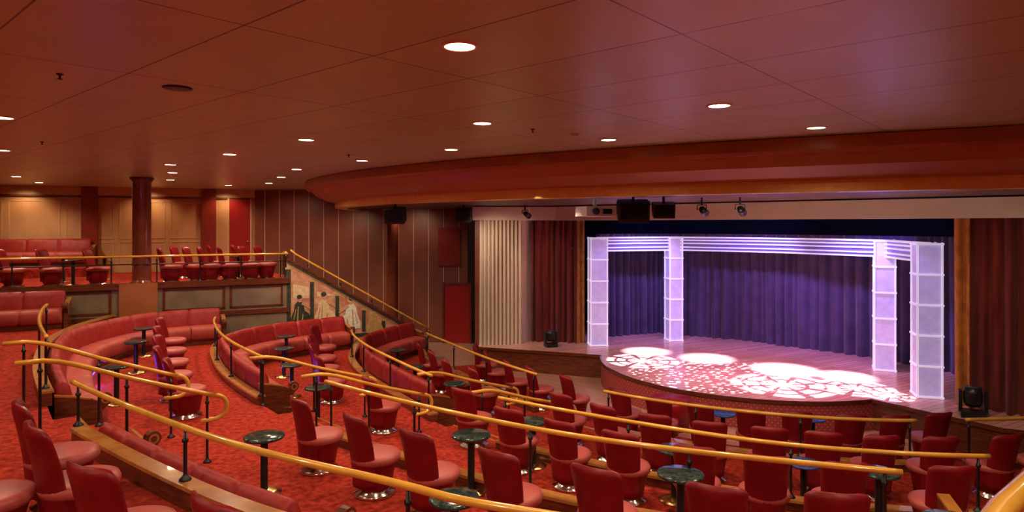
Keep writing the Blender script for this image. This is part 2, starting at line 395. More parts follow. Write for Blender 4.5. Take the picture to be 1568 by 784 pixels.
def light_column(x,y,rz,w=.5,h=3.05):
    b=MB(); b.box((0,0,h/2),(w-.05,w-.05,h-.02),'lav')
    for sx in(-1,1):
        for sy in(-1,1): b.box((sx*(w/2-.02),sy*(w/2-.02),h/2),(.035,.035,h),'lavf')
    for i in range(6):
        z=.03+(h-.06)*i/5; b.box((0,0,z),(w+.02,w+.02,.035),'lavf')
    o=b.obj('illuminated_column'); o.location=(x,y,STAGE); o.rotation_euler=(0,0,rz); return o
light_column(2.42,18.45,.05); light_column(4.75,19.2,.15,.42); light_column(8.72,15.3,-.45,.46); light_column(8.22,12.95,-.3,.46)
b=MB()
hp1=[(2.42,18.45),(4.75,19.2)]; hp2=[(4.75,19.2),(6.9,17.75),(8.72,15.3)]; hp3=[(8.72,15.3),(8.22,12.95)]
for hp in (hp1,hp2,hp3):
    P=crv(hp,20) if len(hp)>2 else resamp(hp,8)
    for z in (3.24,3.33,3.44,3.53): b.sweep(P,[(-.06,z),(-.06,z+.035),(.06,z+.035),(.06,z)],'lavf')
    b.sweep(P,[(-.03,3.24),(-.03,3.62),(.0,3.62),(.0,3.24)],'header')
    b.sweep(P,[(-.09,3.61),(-.09,3.65),(.09,3.65),(.09,3.61)],'lavf')
b.obj('stage_header_truss')

b=MB(); b.lathe((3.15,12.95,0),[(0,0),(.42,0),(.42,.42),(.44,.5),(.40,.56),(0,.58)],'door',28); b.lathe((2.85,12.55,0),[(0,0),(.34,0),(.34,.22),(.36,.27),(.32,.3),(0,.31)],'door',28)
b.obj('round_stage_steps')

def moving_head(x,y,s=1,rz=0):
    b=MB(); b.box((0,0,.05),(.34,.28,.1),'black'); b.box((-.17,0,.25),(.05,.12,.34),'black'); b.box((.17,0,.25),(.05,.12,.34),'black')
    b.lathe((0,0,.18),[(0,0),(.1,0),(.13,.06),(.135,.2),(.12,.3),(0,.3)],'black',20); b.lathe((0,0,.478),[(0,0),(.1,0),(.1,.01),(0,.012)],'lens',20)
    o=b.obj('moving_head_light'); o.location=(x,y,STAGE); o.scale=(s,s,s); o.rotation_euler=(0,0,rz)
moving_head(1.08,18.2,.95,.3); moving_head(8.15,11.55,1.1,-.5)

# ------------------------------------------------------------------ columns
def column(x,y,r,z0,z1):
    b=MB(); b.lathe((0,0,0),[(r*1.25,0),(r*1.25,.06),(r*1.05,.1),(r,.14),(r,z1-z0-.12),(r*1.1,z1-z0-.1),(r*1.25,z1-z0)],'column',32)
    b.lathe((0,0,0),[(r*1.28,z1-z0-.05),(r*1.28,z1-z0)],'wood',32)
    o=b.obj('column'); o.location=(x,y,z0)
column(-9.42,16.62,.215,ZBAL+.02,ZCEIL); column(-3.85,21.05,.185,0,4.53)

# ------------------------------------------------------------------ stair with mural wall
P0,P1=Vector((-6.2,18.0)),Vector((-2.56,19.83)); U=(P1-P0).normalized(); LL=(P1-P0).length; N=Vector((U.y,-U.x))
mp_=lambda u_,z,o=0.0:(P0.x+U.x*u_+N.x*o,P0.y+U.y*u_+N.y*o,z)
ztop=lambda u_:3.05-(3.05-.60)*u_/LL
b=MB()
vs=[mp_(0,0),mp_(LL,0),mp_(LL,ztop(LL)),mp_(0,ztop(0))]; vb=[(x-N.x*.12,y-N.y*.12,z) for x,y,z in vs]
b.add(vs+vb,[(0,1,2,3),(7,6,5,4),(0,4,5,1),(1,5,6,2),(2,6,7,3),(3,7,4,0)],'fresco')
def slope_band(o0,o1,d0,d1,k):
    r=[]
    for u_ in (0,LL): r.append([mp_(u_,ztop(u_)+d0,o0),mp_(u_,ztop(u_)+d1,o0),mp_(u_,ztop(u_)+d1,o1),mp_(u_,ztop(u_)+d0,o1)])
    b.loft(r,k)
slope_band(-.16,.05,-.03,.04,'wood'); slope_band(0,.03,-.10,-.03,'f_dark'); slope_band(0,.02,-.14,-.12,'f_gold')
def flat(pts,k,o):
    n=len(pts); f=[mp_(x,z,o) for x,z in pts]; g=[mp_(x,z,0) for x,z in pts]
    b.add(f+g,[tuple(range(n))]+[(i,(i+1)%n,n+(i+1)%n,n+i) for i in range(n)],k)
def disc(x,z,rx,rz_,k,o,n=14): flat([(x+rx*math.cos(2*math.pi*i/n),z+rz_*math.sin(2*math.pi*i/n)) for i in range(n)],k,o)
for x in (.04,.66,1.36,2.12,2.7):
    zt=ztop(x)-.2; flat([(x-.05,.9),(x+.06,.9),(x+.06,zt),(x-.05,zt)],'f_dark',.006); flat([(x+.06,.9),(x+.075,.9),(x+.075,zt),(x+.06,zt)],'f_gold',.007)
    flat([(x-.09,zt-.06),(x+.1,zt-.06),(x+.1,zt),(x-.09,zt)],'f_gold',.009)
for x0,x1,z0,z1 in ((.16,.58,1.95,2.35),(.80,1.24,1.98,2.12),(1.5,1.98,1.0,1.12)):
    flat([(x0,z0),(x1,z0),(x1,z1-.1),(x0,z1)],'f_cream',.004)
flat([(0,.75),(LL*.8,.75),(LL*.8,.86),(0,.86)],'f_dark',.006)
def figure(x,z,s,robe,flip=1):
    q=lambda a,c:(x+flip*a*s,z+c*s)
    flat([q(-.30,0),q(.34,0),q(.40,.10),q(.30,.34),q(.16,.44),q(.13,.62),q(.10,.74),q(-.08,.76),q(-.17,.66),q(-.2,.45),q(-.3,.2)],robe,.012)
    flat([q(.05,.66),q(.13,.62),q(.34,.48),q(.36,.53),q(.16,.72),q(.08,.74)],'f_skin',.016)
    flat([q(-.03,.74),q(.05,.74),q(.05,.83),q(-.03,.83)],'f_skin',.015)
    disc(x+flip*.02*s,z+.89*s,.075*s,.09*s,'f_skin',.017); disc(x-flip*.02*s,z+.93*s,.085*s,.075*s,'f_dark',.019)
    flat([q(-.1,.1),q(-.06,.1),q(-.04,.6),q(-.07,.6)],'f_gold',.018); flat([q(.05,.05),q(.09,.05),q(.12,.3),q(.09,.34)],'f_gold',.018)
    flat([q(-.22,.15),q(-.19,.15),q(-.12,.5),q(-.14,.52)],'f_skin',.018)
    flat([q(.3,0),q(.44,0),q(.46,.05),q(.34,.07)],'f_skin',.015)
figure(.34,1.25,.80,'f_dark'); figure(1.0,1.22,.88,'f_cream'); figure(1.74,1.0,.95,'f_white',-1); figure(2.42,.85,.72,'f_gold')
ns=14
for i in range(ns):
    u0=LL*i/ns; u1=LL*(i+1)/ns; z=ZBAL*(1-(i+1)/(ns+1))
    r=[]
    for u_ in(u0,u1): r.append([mp_(u_,0,-.13),mp_(u_,z,-.13),mp_(u_,z,-1.25),mp_(u_,0,-1.25)])
    b.loft(r,'carpet')
b.obj('mural_staircase')

# ------------------------------------------------------------------ handrails
def handrail(path3,posts,zbase,r=.028,name='handrail',pr=.016,step=1.15,second=None):
    b=MB(); b.tube(path3,r,'rail',12)
    L=[0]
    for i in range(1,len(path3)): L.append(L[-1]+math.dist(path3[i],path3[i-1]))
    if posts is None:
        n=max(2,int(L[-1]/step)+1); posts=[.02+.96*i/(n-1) for i in range(n)]
    for f in posts:
        d=f*L[-1]; P=np.array(path3); p=[float(np.interp(d,L,P[:,j])) for j in range(3)]
        zb=zbase(p) if callable(zbase) else zbase
        h=p[2]-zb
        b.lathe((p[0],p[1],zb),[(.05,0),(.05,.012),(.03,.03),(pr*1.1,.05),(pr,.06),(pr,h-.13),(pr*1.7,h-.12),(pr*1.7,h-.095),(pr,h-.09),(pr*.7,h-.02)],'black',12)
    if second:
        b.tube([(x,y,z-second) for x,y,z in path3],r*.5,'black',8)
    return b.obj(name)
P3=lambda p,z:[(x,y,z) for x,y in p]
def curl(p,q,r=.11,drop=True):
    p=Vector(p);q=Vector(q);d=(q-p);d.z=0;d.normalize();out=[]
    for a in np.linspace(0,math.pi*1.05,12): out.append(tuple(q+d*r*math.sin(a)+Vector((0,0,-r+r*math.cos(a)))))
    e=Vector(out[-1]); out.append(tuple(e-d*r*.9))
    return out
def parapet(curve,ztier_up,h=.2,name='parapet'):
    b=MB(); b.sweep(curve,[(-.07,ztier_up),(-.07,ztier_up+h-.03),(.055,ztier_up+h-.03),(.055,ztier_up)],'wood')
    b.sweep(curve,[(-.09,ztier_up+h-.03),(-.085,ztier_up+h),(.075,ztier_up+h),(.08,ztier_up+h-.03)],'woodl')
    return b.obj(name)
def riser(curve,z0,z1):
    b=MB(); b.sweep(curve,[(.004,z0),(.004,z1),(.05,z1),(.05,z0)],'wood'); b.sweep(curve,[(.05,z0+.02),(.05,z0+.05),(.062,z0+.05),(.062,z0+.02)],'woodl'); b.sweep(curve,[(.05,z1-.05),(.05,z1-.02),(.062,z1-.02),(.062,z1-.05)],'woodl'); b.obj('trim_riser')
eZn=sub(E_Z,(5.6,2.7),(-4.75,7.1)); eZf=sub(E_Z,(-6.1,8.6),(-9.75,15.9))
parapet(eZn,ZZ); parapet(eZf,ZZ)
handrail(P3(sub(E_Z,(4.2,2.8),(-4.95,7.3)),2.25),None,ZZ+.2,step=2.3)
handrail(P3(sub(E_Z,(-6.2,8.7),(-8.7,12.3)),2.5),None,ZZ+.2,step=1.6)
eAn=sub(E_A,(3.5,5.75),(-2.6,9.15)); eAf=sub(E_A,(-4.2,10.9),(-7.4,17.2)); eAr=sub(E_A,(5.0,5.45),(9,5.9))
for e in (eAn,eAf,eAr): parapet(e,ZA,.14)
handrail(P3(eAn,1.8),None,ZA+.14,step=1.7); handrail(P3(sub(E_A,(-4.1,10.8),(-7.05,15.5)),1.8),None,ZA+.14,step=1.5)
eBn=sub(E_B,(5.4,7.42),(-.2,9.95)); eBf=sub(E_B,(-1.35,11.3),(-4.3,18.5)); eBr=sub(E_B,(6.6,7.45),(9.5,8.2))
for e in (eBn,eBf,eBr): parapet(e,ZB,.14)
handrail(P3(eBn,1.37),None,ZB+.14,step=1.7); handrail(P3(sub(E_B,(-1.4,11.4),(-4.0,16.2)),1.37),None,ZB+.14,step=1.5)
eCn=sub(E_C,(6.1,9.85),(1.6,11.6)); eCf=sub(E_C,(.5,12.9),(-2.6,19.3)); eCr=sub(E_C,(6.9,9.87),(8.8,10.0))
for e in (eCn,eCf,eCr): parapet(e,ZC,.14)
riser(eAn,ZB,ZA); riser(eBn,ZC,ZB); riser(eCn,ZD,ZC)
handrail(P3(eCn,1.05),None,ZC+.14,step=1.6); handrail(P3(sub(E_C,(.5,12.9),(-2.3,17.8)),1.05),None,ZC+.14,step=1.6)
handrail(P3(sub(E_C,(6.9,9.87),(9.4,9.9)),1.05),None,ZC+.14,step=1.3)
handrail(P3(resamp([(-14.5,wl(-14.5)+.0),(-6.2,18.02)],30),3.2),None,ZBAL+.08,step=.95,second=.2)
handrail([(-6.2,18.02,3.2),(-6.55,18.9,3.2),(-6.75,19.3,3.2)],[.05,.35,.65,.95],ZBAL+.02)
srail=[(-6.12,18.05,3.30)]+[mp_(LL*f,ztop(LL*f)+.27,-.05) for f in (.06,.5,.96)]+[mp_(LL+.1,.8,-.05)]
handrail(srail,[.12,.34,.56,.78,.97],lambda p:ztop((Vector((p[0],p[1]))-P0).dot(U))+.03 )
def aisle_rail(p,q,zb0,zb1):
    m=tuple((a+b_)/2 for a,b_ in zip(p,q)); d=Vector(q)-Vector(p); d.z=0; d.normalize()
    st=Vector(p)-d*.25; path=[tuple(st)]+crv([p,tuple(np.array(p)+ (np.array(q)-np.array(p))*.15+np.array((0,0,.03))),m,q],14)
    path+=curl(path[-2],path[-1],.15)
    handrail(path,[.08,.40,.74],lambda c:zb0 if (Vector((c[0],c[1]))-Vector(p[:2])).length<.35*(Vector(q[:2])-Vector(p[:2])).length else (zb1 if (Vector((c[0],c[1]))-Vector(p[:2])).length>.72*(Vector(q[:2])-Vector(p[:2])).length else (zb0+zb1)/2))
aisle_rail((-6.2,8.35,2.5),(-4.75,9.25,1.86),ZZ,ZA); aisle_rail((-5.17,7.2,2.5),(-3.78,8.3,1.83),ZZ,ZA)
aisle_rail((-4.1,10.85,1.8),(-2.55,11.6,1.28),ZA,ZB); aisle_rail((-2.85,9.6,1.8),(-1.45,10.75,1.2),ZA,ZB)
aisle_rail((-1.45,11.6,1.37),(.0,12.6,.85),ZB,ZC); aisle_rail((-.45,10.35,1.37),(1.0,11.4,.85),ZB,ZC)
handrail([(-.4,1.05,3.25),(.5,1.15,3.25),(.95,1.4,3.25),(1.29,1.72,3.25),(1.75,2.1,3.25),(2.3,2.2,3.25),(4,1.75,3.25)],[.02,.75,.97],ZBAL,r=.032)

def steps(a,b_,c,d,z0,z1,n):
    bb=MB(); A,B_,C_,D=[Vector(x) for x in(a,b_,c,d)]
    for i in range(n):
        f0,f1=i/n,(i+1)/n; z=z1+(z0-z1)*(1-(i+1)/(n+1))
        q=[A.lerp(C_,f0),B_.lerp(D,f0),B_.lerp(D,f1),A.lerp(C_,f1)]
        bb.poly([tuple(x) for x in q],z1,z,'carpet')
        e=[A.lerp(C_,f1),B_.lerp(D,f1)]
        bb.sweep([tuple(e[0]),tuple(e[1])],[(-.02,z-.03),(-.02,z+.006),(.02,z+.006),(.02,z-.03)],'woodl')
    bb.obj('aisle_steps')
steps((-6.05,8.5),(-5.05,7.45),(-5.3,9.1),(-4.3,8.05),ZZ,ZA,3)
steps((-4.0,10.7),(-2.85,9.5),(-3.35,11.1),(-2.2,9.95),ZA,ZB,2)
steps((-1.3,11.2),(-.4,10.2),(-.75,11.6),(.15,10.6),ZB,ZC,2)
steps((.55,12.7),(1.45,11.8),(1.0,13.0),(1.9,12.1),ZC,ZD,2)

# ------------------------------------------------------------------ banquettes
def scroll_arm(b,p,t,n,z):
    pr=[(0,0),(.58,0),(.58,.1),(.55,.36),(.60,.42)]
    for a in np.linspace(-40,200,9): pr.append((.60+.085*math.cos(math.radians(a)),.53+.085*math.sin(math.radians(a))))
    pr+=[(.42,.56),(.2,.62),(0,.66)]
    for k,th0,th1 in (('wood',-.045,.045),):
        A=[(p[0]+n[0]*o+t[0]*th0,p[1]+n[1]*o+t[1]*th0,z+h) for o,h in pr]; B=[(p[0]+n[0]*o+t[0]*th1,p[1]+n[1]*o+t[1]*th1,z+h) for o,h in pr]
        nn=len(pr); b.add(A+B,[tuple(range(nn))[::-1],tuple(range(nn,2*nn))]+[(i,(i+1)%nn,nn+(i+1)%nn,nn+i) for i in range(nn)],k)
    ed=[(0,.66),(.2,.62),(.42,.56)]
    r=[[(p[0]+n[0]*o+t[0]*s,p[1]+n[1]*o+t[1]*s,z+h+dz) for s,dz in ((-.05,-.01),(-.05,.012),(.05,.012),(.05,-.01))] for o,h in ed]
    b.loft(r,'woodl')
    for th in(-.052,.052):
        cpt=Vector((p[0]+n[0]*.6+t[0]*th,p[1]+n[1]*.6+t[1]*th,z+.53)); vs=[]
        for rr in (.06,.035):
            for i in range(14):
                a=2*math.pi*i/14; vs.append(cpt+Vector((n[0]*rr*math.cos(a),n[1]*rr*math.cos(a),rr*math.sin(a))))
        b.add(vs,[(i,(i+1)%14,14+(i+1)%14,14+i) for i in range(14)],'woodl')
def banquette(path,z,arms=(True,True),cush=.72,name='curved_banquette',bh=.85):
    _,L=at(path,[0]); nc=max(1,round(L/cush)); cl=L/nc; ts=[];sh=[]
    for i in range(nc):
        a=i*cl
        for f,q in ((.006,.035),(.03,.01),(.07,0)): ts.append(a+f);sh.append(q)
        k=5
        for j in range(1,k): ts.append(a+cl*j/k);sh.append(0)
        for f,q in ((.07,0),(.03,.01),(.006,.035)): ts.append(a+cl-f);sh.append(q)
    P,_=at(path,ts); b=MB(); d=bh-.85
    b.sweep(P,[(.04,z),(.04,z+.13),(.56,z+.13),(.56,z)],'wood')
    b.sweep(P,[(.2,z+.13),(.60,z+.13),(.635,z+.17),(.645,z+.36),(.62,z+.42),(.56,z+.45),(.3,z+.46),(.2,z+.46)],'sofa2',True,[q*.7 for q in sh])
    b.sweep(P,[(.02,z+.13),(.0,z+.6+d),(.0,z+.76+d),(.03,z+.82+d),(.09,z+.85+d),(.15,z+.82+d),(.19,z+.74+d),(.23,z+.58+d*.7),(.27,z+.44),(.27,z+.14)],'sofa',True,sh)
    T=tangents(path)
    for e,f in ((0,-1),(-1,1)):
        if arms[0 if e==0 else 1]:
            t=T[e]; p=(path[e][0]+t[0]*.06*f,path[e][1]+t[1]*.06*f); scroll_arm(b,p,t,(t[1],-t[0]),z)
    return b.obj(name)
banquette(off(sub(E_Z,(-1.75,4.95),(-4.6,7.0)),.09),ZA)
banquette(off(sub(E_Z,(.0,4.0),(4.2,2.8)),.09),ZA)
fa=off(sub(E_Z,(-6.35,8.95),(-9.3,13.6)),.10)
fa=crv(fa[::12]+[(-9.25,14.9),(-9.0,15.85),(-8.4,16.55),(-7.6,17.0)],90)
banquette(fa,ZA)
fb=off(sub(E_A,(-4.5,11.2),(-6.7,14.9)),.09); fb=crv(fb[::10]+[(-6.65,15.9),(-6.2,16.9),(-5.2,17.95),(-4.75,18.3)],70)
banquette(fb,ZB)
fc=off(sub(E_B,(-1.6,11.7),(-3.6,15.4)),.09); fc=crv(fc[::10]+[(-3.85,16.6),(-3.7,17.7),(-3.3,18.7),(-3.0,19.2)],60)
banquette(fc,ZC)
banquette([(-12.8,wl(-12.8)-.25),(-10.6,wl(-10.6)-.25)],ZZ,(True,True))
for c,z in (((3.75,5.75),ZA),):
    b=MB(); d=Vector((c[0]-C[0],c[1]-C[1])).normalized(); p=Vector(c)+d*.1; scroll_arm(b,tuple(p),(-d.y,d.x),(d.x,d.y),z); b.obj('scroll_divider')
g0=gp(wt(-60)); g1=gp(wt(143))
n_=(u[1],-u[0]); sh_=lambda p,d:(p[0]+n_[0]*d,p[1]+n_[1]*d)
b=MB(); b.sweep([g0,g1],[(.15,ZBAL+.02),(.15,ZBAL+.27),(1.7,ZBAL+.27),(1.7,ZBAL+.02)],'carpet'); b.obj('floor_sofa_plinth')
banquette(resamp([sh_(g0,.2),sh_(g1,.2)],20),ZBAL+.27,(True,True),.95,'straight_banquette')

# ------------------------------------------------------------------ chairs
def chair_mesh():
    b=MB()
    b.lathe((0,0,0),[(.0,0),(.225,0),(.235,.012),(.225,.035),(.17,.06),(.17,.075)],'chrome',28)
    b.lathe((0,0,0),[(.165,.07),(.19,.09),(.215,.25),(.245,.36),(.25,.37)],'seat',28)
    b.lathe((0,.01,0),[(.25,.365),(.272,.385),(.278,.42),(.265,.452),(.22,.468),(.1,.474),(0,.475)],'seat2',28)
    nu,nv=14,12
    def pt(i,j,side):
        uu=-1+2*i/nu; v=j/nv; w=.19+.055*v; x=w*uu
        y=-(.215+.11*v*v) +.105*uu*uu*(1-.25*v)
        th=.036*(1-.7*abs(uu)**8)*(1-.6*max(0,(v-.88)/.12)**2)
        z=.13+v*(.80)-.05*abs(uu)**7*max(0,(v-.5)*2)
        return (x,y+side*th,z)
    F=[[pt(i,j,1) for i in range(nu+1)] for j in range(nv+1)]; Bk=[[pt(i,j,-1) for i in range(nu+1)] for j in range(nv+1)]
    rings=[F[j]+Bk[j][::-1] for j in range(nv+1)]
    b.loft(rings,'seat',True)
    o=b.obj('barrel_chair'); return o
ch0=chair_mesh(); chm=ch0.data; first=[ch0]
def chair(x,y,z,jit=.15,face=None,fwd=.24):
    if first: o=first.pop()
    else:
        o=bpy.data.objects.new('barrel_chair',chm); COL.objects.link(o)
    a=math.atan2(C[1]-y,C[0]-x)-math.pi/2 if face is None else face
    a+=random.uniform(-jit,jit)
    o.location=(x-math.sin(a)*fwd,y+math.cos(a)*fwd,z); o.rotation_euler=(0,0,a)
A_=[(-2.54,7.84),(-1.71,7.14),(-.97,6.6),(-.13,6.03),(.72,5.63),(1.64,5.24),(2.54,5.1),
    (-7.8,14.5),(-7.2,13.3),(-6.6,12.2),(-6.0,11.1),(-5.3,10.1)]
for p in A_: chair(*p,ZA)
for p in [(-4.8,15.9),(-4.45,14.6),(-4.1,13.5),(-3.65,12.4),(-2.3,10.6),(-.75,9.9),(-.05,8.85),(.6,8.3),(1.3,7.85),(2.05,7.35),(2.75,7.05),(3.5,6.85),(4.55,6.75),(5.5,6.7)]: chair(*p,ZB)
for p in [(-2.15,15.4),(-1.75,14.4),(-1.35,13.5),(-.75,12.7),(.8,10.8),(1.4,10.1),(2.1,9.6),(2.8,9.25),(3.55,9.0),(4.2,8.8),(4.9,8.65),(5.65,8.6),(6.6,8.7),(7.4,8.8)]: chair(*p,ZC)
for p in [(-.9,16.7),(-.6,15.8),(-.1,14.8),(.4,14.1),(1.1,13.3),(2.0,12.2),(2.6,11.6),(3.25,11.3),(4.0,10.95),(4.7,10.75),(5.5,10.6),(6.2,10.55),(7.0,10.7)]: chair(*p,.012)
for p in [(-3.5,4.85),(-2.6,4.05),(-4.05,5.45),(-3.95,4.55),(-1.6,3.55)]: chair(*p,ZZ)
def bal(px,d):
    r=(px-784)/1000; y0=(18+.503*6.2+0)/(1-.503*r); return (r*(y0+d),y0+d)
for px,d in ((20,.6),(80,.5),(150,.5),(262,.5),(300,.65),(322,.5),(352,.55),(384,.5),(408,.7),(280,1.8),(335,1.9),(372,1.9)): 
    chair(*bal(px,d),ZBAL+.02,.3,face=-1.3,fwd=0)

def table_mesh(top,name):
    b=MB(); b.lathe((0,0,0),[(0,0),(.19,0),(.19,.015),(.12,.035),(.045,.05)],'brass',24)
    b.lathe((0,0,0),[(.045,.045),(.04,.07),(.04,.55),(.05,.6),(.1,.615)],'black',16)
    b.lathe((0,0,0),[(0,.61),(.2,.61),(.215,.617),(.22,.63),(.215,.643),(.2,.648),(0,.648)],top,32)
    return b.obj(name)
tb=table_mesh('blackt','cocktail_table'); tbb=table_mesh('bluet','cocktail_table'); tms={0:[tb],1:[tbb]}; tmd={0:tb.data,1:tbb.data}
def table(x,y,z,k=0):
    if tms[k]: o=tms[k].pop()
    else:
        o=bpy.data.objects.new('cocktail_table',tmd[k]); COL.objects.link(o)
    o.location=(x,y,z)
for p in [(-2.77,7.3),(-.46,7.35),(-.5,5.65),(1.6,6.2),(3.5,5.2),(-8.4,14.9),(-7.6,13.2),(-6.6,10.9)]: table(*p,ZA)
for p in [(-5.6,16.2),(-4.35,12.9),(-3.3,11.1),(-5.1,14.6),(.3,9.2),(2.0,8.05),(4.1,7.3)]: table(*p,ZB)
for p in [(-2.8,16.0),(-1.1,12.6),(-2.1,14.1)]: table(*p,ZC)
for p in [(1.5,9.4),(3.75,8.4)]: table(*p,ZC,1)
for p in [(3.75,11.6),(5.2,11.3),(.9,12.7)]: table(*p,.012,1)
for px,d in ((112,.6),(97,1.9),(160,2.2),(365,1.1)): table(*bal(px,d),ZBAL+.02)

# ------------------------------------------------------------------ ceiling fittings
lamps=[(4.38,-.35),(6.56,2.08),(8.05,3.75),(7.7,-.35),(9.2,1.36),(9.2,-2.9),(10.4,-.97),(11.1,-4.8),(12.2,-2.8),(7.3,-5.7),(13,-6.8),(14.1,-4.65),(16.4,-5.8),(18.8,-7.0),
       (16.2,-12.3),(18.5,-13.4),(15.0,-7.8),(17.4,-9.1),(19.8,-8.6),(4.4,-5.5),(2.0,-2.4),(.5,.8),(3.0,3.2),(5.2,5.6),(1.5,-5.5),(-2,-3),(-2,2),(0.2,5),(10.5,-8.2),(13.5,-11)]  # later entries: unseen downlights added out of view to light the seating
def downlight():
    b=MB(); b.lathe((0,0,0),[(.125,0),(.125,-.008),(.105,-.012),(.10,-.004)],'lampring',28,caps=False); b.lathe((0,0,-.006),[(0,0),(.102,0),(.102,-.002),(0,-.002)],'lamp',28); return b.obj('downlight')
dl=downlight(); dlm=dl.data; ff=[dl]
def splight(name,loc,target,energy,col,size,blend=.5,rad=.08):
    l=bpy.data.lights.new(name,'SPOT'); l.energy=energy; l.color=col; l.spot_size=size; l.spot_blend=blend; l.shadow_soft_size=rad
    o=bpy.data.objects.new(name,l); COL.objects.link(o); o.location=loc
    o.rotation_euler=(Vector(target)-Vector(loc)).to_track_quat('-Z','Y').to_euler(); return o
for (y,x) in lamps:
    if ff: o=ff.pop()
    else: o=bpy.data.objects.new('downlight',dlm); COL.objects.link(o)
    o.location=(x,y,ZCEIL)
    splight('downlight_lamp',(x,y,ZCEIL-.04),(x,y,0),160,(1,.81,.58),math.radians(150),.6,.1)
b=MB(); b.lathe((0,0,0),[(.12,0),(.12,-.01),(.09,-.014),(0,-.014)],'black',24); o=b.obj('ceiling_speaker'); o.location=(-2.93,5.72,ZCEIL)
spm=None
for x,y in ((-3.6,5.2),(-6.8,9.45),(.26,8.2),(-2.8,11.2)):
    if spm is None:
        b=MB(); b.lathe((0,0,0),[(.028,0),(.024,-.008),(.008,-.012),(.008,-.036),(.02,-.04),(.02,-.044),(0,-.044)],'black',14); o=b.obj('fire_sprinkler'); spm=o.data
    else: o=bpy.data.objects.new('fire_sprinkler',spm); COL.objects.link(o)
    o.location=(x,y,ZCEIL)
b=MB(); b.lathe((0,0,0),[(.06,0),(.06,-.02),(.045,-.04),(0,-.045)],'white',20); o=b.obj('smoke_detector'); o.location=(.83,8.65,ZCEIL)

def hang_speaker(x,y,w,h,z,rz=0):
    b=MB(); b.box((0,0,0),(w,w*.8,h),'black',rx=.25); b.box((0,0,h/2+.06),(.05,.05,.2),'black')
    b.box((0,-w*.41,-.02),(w*.85,.02,h*.8),'void',rx=.25)
    for s in(-1,1): b.box((s*(w/2+.012),0,.06),(.02,.06,h*.7),'black')
    o=b.obj('hanging_speaker',bevel=.01); o.location=(x,y,z); o.rotation_euler=(0,0,rz)
hang_speaker(-2.75,15.4,.46,.34,4.22); hang_speaker(-1.3,17.5,.42,.34,4.26); hang_speaker(2.3,12.4,.58,.36,4.26,-.1); hang_speaker(2.9,12.5,.4,.26,4.28,-.1)
b=MB(); b.box((0,0,0),(.62,.5,.2),'white'); b.box((0,0,.16),(.06,.06,.16),'white')
b.tube([(-.12,-.25,0),(-.12,-.31,0)],.07,'lens',16); b.box((.15,-.252,0),(.2,.01,.1),'black'); o=b.obj('ceiling_projector',bevel=.012); o.location=(1.65,13.0,4.26); o.rotation_euler=(0,0,.35)
def lantern(x,y,z,rz):
    b=MB(); b.tube([(0,0,.02),(0,-.2,-.06)],[.06,.08],'black',16); b.tube([(0,-.201,-.06),(0,-.204,-.061)],.068,'lens',16); b.tube([(-.09,0,0),(-.09,0,.1),(.09,0,.1),(.09,0,0)],.012,'black',6); b.box((0,0,.17),(.03,.03,.14),'black')
    o=b.obj('stage_lantern'); o.location=(x,y,z); o.rotation_euler=(0,0,rz)
for x,y in ((3.75,12.9),(4.4,12.6),(.35,17.6)): lantern(x,y,4.29,math.pi-.6)
b=MB(); b.box((5.0,9.75,4.525),(.6,.25,.02),'lampring',rz=-.55); b.obj('soffit_light_panel')

# ------------------------------------------------------------------ stage lighting
def gobo(loc,tgt,energy,size,kind,col=(1,.93,1)):
    o=splight('gobo_spot',loc,tgt,energy,col,size,.6 if kind=='plain' else .15,.02 if kind=='plain' else .008); l=o.data; l.use_nodes=True; nt=l.node_tree; n=nt.nodes; k=nt.links
    em=n['Emission']; tc=n.new('ShaderNodeTexCoord'); sp_=n.new('ShaderNodeSeparateXYZ'); k.new(tc.outputs['Normal'],sp_.inputs[0])
    def mth(op,a,b_=None):
        m=n.new('ShaderNodeMath'); m.operation=op
        for i,v in enumerate((a,b_)):
            if v is None: continue
            if isinstance(v,(int,float)): m.inputs[i].default_value=v
            else: k.new(v,m.inputs[i])
        return m.outputs[0]
    X=mth('DIVIDE',sp_.outputs[0],sp_.outputs[2]); Y=mth('DIVIDE',sp_.outputs[1],sp_.outputs[2])
    if kind=='bub':
        cb=n.new('ShaderNodeCombineXYZ'); k.new(X,cb.inputs[0]); k.new(Y,cb.inputs[1])
        vo=n.new('ShaderNodeTexVoronoi'); vo.inputs['Scale'].default_value=22; vo.inputs['Randomness'].default_value=.5; k.new(cb.outputs[0],vo.inputs['Vector'])
        out=mth('LESS_THAN',vo.outputs['Distance'],.34)
    elif kind=='flower':
        ang=mth('ARCTAN2',Y,X); r=mth('SQRT',mth('ADD',mth('MULTIPLY',X,X),mth('MULTIPLY',Y,Y)))
        pet=mth('ABSOLUTE',mth('SINE',mth('MULTIPLY',ang,4)))
        rr=mth('DIVIDE',r,math.tan(size/2))
        out=mth('MAXIMUM',mth('GREATER_THAN',pet,.38),mth('LESS_THAN',rr,.2))
        for rad,wd in ((.42,.035),(.72,.03)):
            ringv=mth('GREATER_THAN',mth('ABSOLUTE',mth('SUBTRACT',rr,rad)),wd); out=mth('MULTIPLY',out,ringv)
    else: out=None
    if out is not None: k.new(mth('MULTIPLY',out,1.0),em.inputs['Strength'])
    return o
W=(1,.80,.97)
for (x,y),kind,e,sz in (((3.6,17.5),'plain',2000,24),((4.95,16.6),'plain',2000,26),((6.4,15.3),'plain',2500,29),((7.45,14.6),'plain',2000,24),
                        ((5.75,13.85),'flower',1900,36),((7.15,13.6),'flower',1700,26),((3.25,16.3),'flower',1900,30),((4.5,14.9),'bub',2600,58),((7.5,12.95),'flower',1500,15)):
    gobo((x-.2,y-.25,4.04),(x,y,STAGE),e,math.radians(sz),kind,W)
pu=(.50,.34,1)
